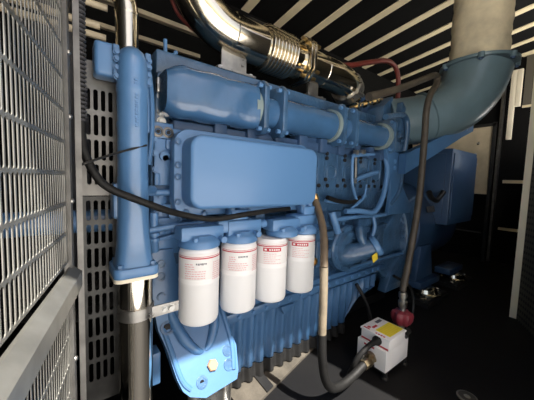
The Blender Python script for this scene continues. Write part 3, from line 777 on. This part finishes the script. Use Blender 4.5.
for sy, sz in ((-1, -.7), (-.7, -1), (.7, 1), (1, .7), (-1, .7), (-.7, 1)): mb.cyl((.895, 1.0+sy*.083, 1.426+sz*.083), (.985, 1.0+sy*.083, 1.426+sz*.083), .009, n=6)
mb.build('flange_bolt', 'brass', f)
d_ = V((.09, .03, -.03)).normalized()
mb = MB(); mb.lathe([(.083, 0), (.091, .002), (.091, .058), (.083, .060)], V((1.315, 1.008, 1.407)), d_, 36); mb.cyl((1.30, .92, 1.35), (1.37, .93, 1.345), .012, n=10); mb.build('band_clamp', 'galv', ex)
for x0, x1, z1 in ((.505, .62, 1.36), (.985, 1.06, 1.37)):
    mb = MB().box((x0, .985, 1.275), (x1, .991, z1)).box((x0-.03, .955, 1.269), (x1+.03, 1.02, 1.277)); bk = mb.build('saddle_bracket', 'galv', ex)
    mb = MB(True)
    for q in (x0-.012, x1+.012): mb.hexbolt((q, .97, 1.274), (0, 0, 1), .01, .01)
    mb.build('bracket_bolt', 'steel', bk)
ft2 = thing('oil_feed_line', 'row of small silver pipe unions right of the exhaust clamp', 'fitting', (1.4, .98, 1.28))
mb = MB(True)
for i, x_ in enumerate((1.36, 1.40, 1.45, 1.50, 1.55, 1.59)): mb.cyl((x_, .97, 1.292+.40*(x_-1.36)*.8), (x_+.022, .97, 1.30+.40*(x_-1.36)*.8), (.022, .015, .024, .014, .020, .016)[i], n=(6, 16, 6, 16, 6, 16)[i])
mb.build('union_nut', 'chrome', ft2)
MB().tube([(1.32, .97, 1.275), (1.60, .97, 1.375), (1.72, .98, 1.40)], .010, 12).build('line', 'brass', ft2)
mb = MB(); mb.box((1.50, 1.02, 1.27), (1.68, 1.10, 1.40), .006); mb.box((1.66, 1.02, 1.40), (1.74, 1.06, 1.44), .006)
tag(mb.build('junction_block', 'bluedark'), 'dark blue block behind the silver unions on the engine top', 'block')
# dark lagged pipe running behind the polished exhaust
tag(MB().tube([(.90, 1.45, 1.72), (1.25, 1.42, 1.70), (1.55, 1.40, 1.60), (1.72, 1.40, 1.42), (1.75, 1.40, 1.2)], .10, 26, 6).build('lagged_pipe', 'black'), 'dark lagged pipe curving behind the polished exhaust', 'pipe')

# ------------------------------------------------------------------ big blue elbow and cloth duct
DX, DY = 2.11, .61
el = thing('air_elbow', 'large blue-grey cast elbow under the cloth wrapped duct', 'elbow', (1.9, .8, 1.2))
mb = MB()
mb.tube([(1.70, .97, 1.25), (1.80, .88, 1.26), (1.92, .775, 1.29), (2.03, .69, 1.36), (2.09, .635, 1.47), (DX, DY, 1.60)], [.145, .150, .155, .165, .175, .183], 40, 7)
eb = mb.build('elbow_body', 'teal', el)
mb = MB(); mb.lathe([(.183, 0), (.202, .002), (.205, .008), (.205, .018), (.19, .022)], (DX, DY, 1.598), (0, 0, 1), 48)
for a in (200, 250, 300, 350, 40, 90, 140):
    t_ = math.radians(a); mb.box((-.022, -.022, -.012), (.022, .022, .012), .004, rot=Matrix.Rotation(t_, 3, 'Z'), pivot=(0, 0, 0)) if False else mb.cyl((DX+.196*math.cos(t_), DY+.196*math.sin(t_), 1.588), (DX+.196*math.cos(t_), DY+.196*math.sin(t_), 1.618), .018, n=14)
ef = mb.build('elbow_flange', 'teal', el)
mb = MB(True)
for a in (200, 250, 300, 350, 40, 90, 140):
    t_ = math.radians(a); mb.hexbolt((DX+.196*math.cos(t_), DY+.196*math.sin(t_), 1.588), (0, 0, -1), .010, .008)
mb.build('flange_bolt', 'bluedark', ef)
mb = MB(); c0 = V((1.88, .808, 1.28)); ax = V((.12, -.1, .05)).normalized()
mb.lathe([(.153, -.008), (.163, -.004), (.163, .004), (.155, .008)], c0, ax, 44); mb.build('casting_seam', 'teal', eb)
mb = MB(); mb.prism([(1.60, 1.15), (1.86, 1.11), (1.86, 1.15), (1.62, 1.34)], 'y', .82, .86, .006)
mb.tube([(1.40, .80, 1.21), (1.55, .80, 1.245), (1.60, .80, 1.25), (1.64, .80, 1.22), (1.65, .80, 1.15), (1.65, .81, 1.05)], .016, 14, 5)
mb.prism([(1.52, 1.12), (1.62, 1.12), (1.66, 1.40), (1.56, 1.32)], 'y', .90, 1.1, .01)
mb.build('turbo_scroll', 'bluecast', el)
# arm bracket below the elbow
mb = MB(); rings = []
for x_, y_, z_, h_ in ((1.62, .80, .97, .12), (1.80, .74, 1.065, .10), (2.05, .66, 1.195, .065), (2.14, .63, 1.235, .055)):
    rings.append([(x_, y_-.02, z_-h_/2), (x_, y_-.02, z_+h_/2), (x_+.012, y_+.03, z_+h_/2), (x_+.012, y_+.03, z_-h_/2)])
mb.loft(rings); ar = mb.build('arm_bracket', 'blue', el)
mb = MB(); mb.box((2.0, .655, 1.20), (2.04, .685, 1.31), .008); mb.cyl((2.02, .64, 1.265), (2.02, .70, 1.265), .028, n=18); mb.build('arm_lug', 'blue', ar)
mb = MB(True); mb.hexbolt((2.02, .64, 1.265), (0, -1, 0), .014, .012); mb.hexbolt((2.08, .635, 1.215), (-.2, -1, 0), .010, .01); mb.build('arm_bolt', 'bluesmooth', ar)
# cloth duct
mb = MB(); prof = []
for i in range(40):
    h_ = .60*i/39; prof.append((.153+.002*math.sin(i*1.3)+.002*math.sin(i*.47), h_))
mb.lathe(prof, (DX, DY, 1.62), (0, 0, 1), 48)
tag(mb.build('cloth_duct', 'duct', None, 60), 'beige glass-cloth wrapped round duct rising to the ceiling', 'duct')

# ------------------------------------------------------------------ alternator
al = thing('alternator', 'dark blue alternator with boxy terminal cover at the far end', 'alternator', (2.4, 1.15, 0))
MB().lathe([(.34, 0), (.36, .02), (.36, .30), (.34, .32), (.34, .80), (.30, .86)], (2.0, 1.2, .52), (1, 0, 0), 48).build('body', 'alt', al)
tb = MB().box((2.28, .76, .55), (2.82, 1.40, 1.125), .012).build('terminal_box', 'alt', al)
mb = MB(True); mb.box((2.30, .752, .60), (2.80, .762, 1.09), .004); mb.box((2.27, .80, .60), (2.282, 1.36, 1.09), .004); mb.build('access_cover', 'alt', tb)
mb = MB(True); mb.box((2.01, .80, .10), (2.34, .92, .15), .006); mb.prism([(2.02, .15), (2.30, .15), (2.24, .40), (2.06, .40)], 'y', .84, .90, .008); mb.box((2.55, .80, .10), (2.85, .92, .15), .006); mb.build('foot', 'alt', al)
mb = MB(); mb.box((2.14, .85, .645), (2.27, .853, .69), rot=Matrix.Rotation(-.2, 3, 'X')); mb.build('data_plate', 'galvdark', al, label='small grey data plate')
mb = MB(); mb.tube([(2.02, .80, .80), (2.06, .80, .765), (2.12, .79, .74), (2.2, .80, .76), (2.27, .80, .80)], .018, 12, 5); mb.build('power_cable', 'black', al)
for i, (x_, y_) in enumerate(((2.15, .83), (2.72, .83))):
    m_ = thing('vibration_mount', ('shiny rubber vibration mount under the near alternator foot', 'shiny vibration mount under the far alternator foot')[i], 'mount', (x_, y_, 0), 'mounts under the alternator')
    MB().box((x_-.17, y_-.09, .03), (x_+.17, y_+.09, .045), .004).build('mount_plate', 'black', m_)
    mb = MB(); mb.lathe([(.105, 0), (.105, .008), (.088, .014), (.080, .040), (.04, .055)], (x_, y_, .045), (0, 0, 1), 28); mb.build('rubber_cap', 'chrome', m_)
    mb = MB(True)
    for q in (-.13, .13): mb.hexbolt((x_+q, y_-.04, .046), (0, 0, 1), .018, .018)
    mb.hexbolt((x_, y_-.072, .046), (0, 0, 1), .014, .014)
    mb.build('mount_bolt', 'chrome', m_)
    MB().box((x_-.18, y_-.10, 0), (x_+.18, y_+.10, .03)).build('rail_pad', 'black', m_)

# ------------------------------------------------------------------ skid rail under the sump, cut to the sun patch
sk = thing('skid_rail', 'dusty tan skid rail under the ribbed sump, shaped to a sunlit patch', 'rail', (.9, .9, 0))
MB().prism([(.50, .74), (.62, .775), (1.06, .893), (1.06, 1.25), (.50, 1.25)], 'z', .0, .010).build('dusty_sun_patch', 'floorlit', sk)  # dusty tan, diagonal edge drawn along the sun patch's shadow line
MB().prism([(.625, .778), (.665, .789), (.700, 1.2), (.650, 1.2)], 'z', .005, .016).build('black_strip', 'black', sk)  # black bar across the plate
mb = MB()
mb.box((1.25, 1.0, .0), (1.9, 1.2, .06)); mb.build('cross_beam', 'black', sk)

# ------------------------------------------------------------------ white jacket heater
ht = thing('jacket_heater', 'small white metal heater box with yellow warning label on the floor', 'heater', (1.18, .61, 0))
mb = MB()
mb.prism([(.548, .032), (.600, .032), (.604, .062), (.618, .082), (.640, .082), (.655, .062), (.658, .032), (.690, .032), (.690, .128), (.548, .128)], 'x', 1.088, 1.14, .002, 1)
mb.box((1.14, .548, .032), (1.285, .69, .128), .003)
mb.box((1.235, .548, .128), (1.285, .66, .142), .003)
bd_ = mb.build('lower_body', 'whitebox', ht)
MB().box((1.094, .543, .128), (1.236, .677, .178), .003).build('upper_body', 'whitebox', ht)
mb = MB(); mb.box((1.090, .539, .176), (1.240, .681, .184), .002); ld = mb.build('lid', 'white', ht)
MB().box((1.118, .553, .184), (1.234, .622, .1848)).build('warning_label', 'yellow', ld, label='yellow warning label')
mb = MB()
for i in range(6): mb.box((1.124, .558+.010*i, .1848), (1.124+(.10 if i % 3 else .075), .5605+.010*i, .1851))
mb.build('label_print', 'tag', ld)
mb = MB(); mb.box((1.098, .64, .184), (1.106, .67, .1848)); 
for i in range(4): mb.box((1.094, .565+.012*i, .184), (1.102, .573+.012*i, .1848))
mb.box((1.125, .634, .184), (1.160, .646, .1848)); mb.cyl((1.118, .653, .184), (1.118, .653, .1849), .008, n=18); mb.build('brand_print', 'red', ld)
MB().box((1.18, .648, .184), (1.222, .664, .1849)).build('display_strip', 'ink', ld)
mb = MB(); mb.box((1.0935, .545, .133), (1.0945, .675, .141)); mb.box((1.0870, .605, .112), (1.0882, .655, .120)); mb.build('red_stripe', 'red', bd_)
mb = MB()
mb.lathe([(.020, 0), (.020, .012), (.014, .02), (.011, .05)], (1.094, .595, .158), (-1, 0, 0), 18)
mb.tube([(1.06, .595, .158), (1.03, .60, .150), (.995, .61, .125), (.975, .62, .095), (.97, .63, .06), (.98, .65, .02)], .0115, 12, 5)
mb.build('power_lead', 'blackhose', ht)
mb = MB(True); mb.lathe([(.018, 0), (.018, .01), (.012, .015), (.012, .04)], (1.262, .56, .142), (0, -.5, .8), 16); mb.lathe([(.015, 0), (.015, .02), (.008, .03)], (1.262, .62, .142), (0, 0, 1), 16); mb.build('cable_gland', 'black', ht)
mb = MB(); mb.cyl((1.0, .60, .077), (1.03, .60, .079), .021, n=6); mb.cyl((1.03, .60, .079), (1.10, .615, .078), .016, n=18); mb.cyl((1.045, .602, .079), (1.062, .606, .079), .024, n=6); mb.cyl((1.055, .605, .05), (1.055, .605, .11), .012, n=14); mb.cyl((1.05, .58, .09), (1.07, .60, .09), .010, n=6); mb.build('brass_union', 'bronze', ht, label='dull bronze inlet union')
for x_, y_ in ((1.10, .555), (1.27, .555), (1.10, .68), (1.27, .68)):
    mb = MB(); mb.lathe([(.016, 0), (.016, .006), (.010, .010), (.010, .032)], (x_, y_, 0), (0, 0, 1), 14); mb.build('rubber_foot', 'black', ht)
MB().box((1.105, .56, .010), (1.272, .68, .031), .003).build('base_bracket', 'black', ht)
rv = thing('shutoff_valve', 'dark red plastic handled valve behind the white heater', 'valve', (1.384, .63, .0))
n = 48
rings = []
for z_, rr in ((.120, .016), (.130, .036), (.150, .046), (.178, .049), (.192, .043), (.200, .026)):
    rings.append([(1.384+(rr+.007*math.cos(6*2*PI*q/n)*rr/.06)*math.cos(2*PI*q/n), .63+(rr+.007*math.cos(6*2*PI*q/n)*rr/.06)*math.sin(2*PI*q/n), z_) for q in range(n)])
MB().loft(rings).build('handle', 'redplastic', rv)
mb = MB(); mb.lathe([(.03, 0), (.03, .01), (.016, .02), (.016, .06), (.024, .062), (.024, .09), (.015, .095), (.015, .125)], (1.384, .63, 0), (0, 0, 1), 20); mb.lathe([(.014, .20), (.014, .235)], (1.384, .63, 0), (0, 0, 1), 20); mb.build('stem', 'steel', rv)
mb = MB(); mb.tube([(1.384, .63, .08), (1.34, .635, .08), (1.29, .645, .085)], .016, 14, 3); mb.build('side_outlet', 'brass', rv)
# floor plug near the lower edge of the view
fp = thing('floor_plug', 'small round metal plug set in the black floor near the viewer', 'plug', (1.274, .305, 0))
mb = MB(); mb.lathe([(.034, 0), (.034, .006), (.028, .010), (.012, .010), (.010, .005), (.001, .005)], (1.274, .305, 0), (0, 0, 1), 26); mb.build('plug_body', 'galvdark', fp)
MB().lathe([(.034, .004), (.036, .005), (.036, .008), (.033, .009)], (1.274, .305, 0), (0, 0, 1), 26).build('plug_rim', 'steel', fp)

# ------------------------------------------------------------------ light
w = bpy.data.worlds.new('world'); sc.world = w; w.use_nodes = True
nt = w.node_tree; bg = nt.nodes['Background']
sky = nt.nodes.new('ShaderNodeTexSky'); sky.sky_type = 'NISHITA'; sky.sun_disc = False
sky.sun_elevation = math.radians(58); sky.sun_rotation = math.radians(180); sky.air_density = 1.; sky.dust_density = 2.
mx = nt.nodes.new('ShaderNodeMix'); mx.data_type = 'RGBA'; mx.blend_type = 'MULTIPLY'; mx.inputs['Factor'].default_value = 1.
mx.inputs['B'].default_value = (1.25, 1.09, .92, 1)      # camera white balance for open shade
nt.links.new(sky.outputs['Color'], mx.inputs['A']); nt.links.new(mx.outputs['Result'], bg.inputs['Color']); bg.inputs['Strength'].default_value = .17
sd = V((-.2, 1., -1.715)).normalized()
sl = bpy.data.lights.new('sun', 'SUN'); sl.energy = 12.5; sl.angle = math.radians(.6); sl.color = (1, .95, .88)
so = bpy.data.objects.new('sun', sl); col.objects.link(so); so.rotation_euler = sd.to_track_quat('-Z', 'Y').to_euler()
so.location = (0, -6, 10)

sc.view_settings.view_transform = 'Standard'; sc.view_settings.look = 'None'
sc.view_settings.gamma = 1; sc.view_settings.use_curve_mapping = False
sc.view_settings.exposure = .42
sc.cycles.use_denoising = True
sc.cycles.max_bounces = 10; sc.cycles.diffuse_bounces = 5; sc.cycles.glossy_bounces = 6
sc.cycles.sample_clamp_indirect = 8
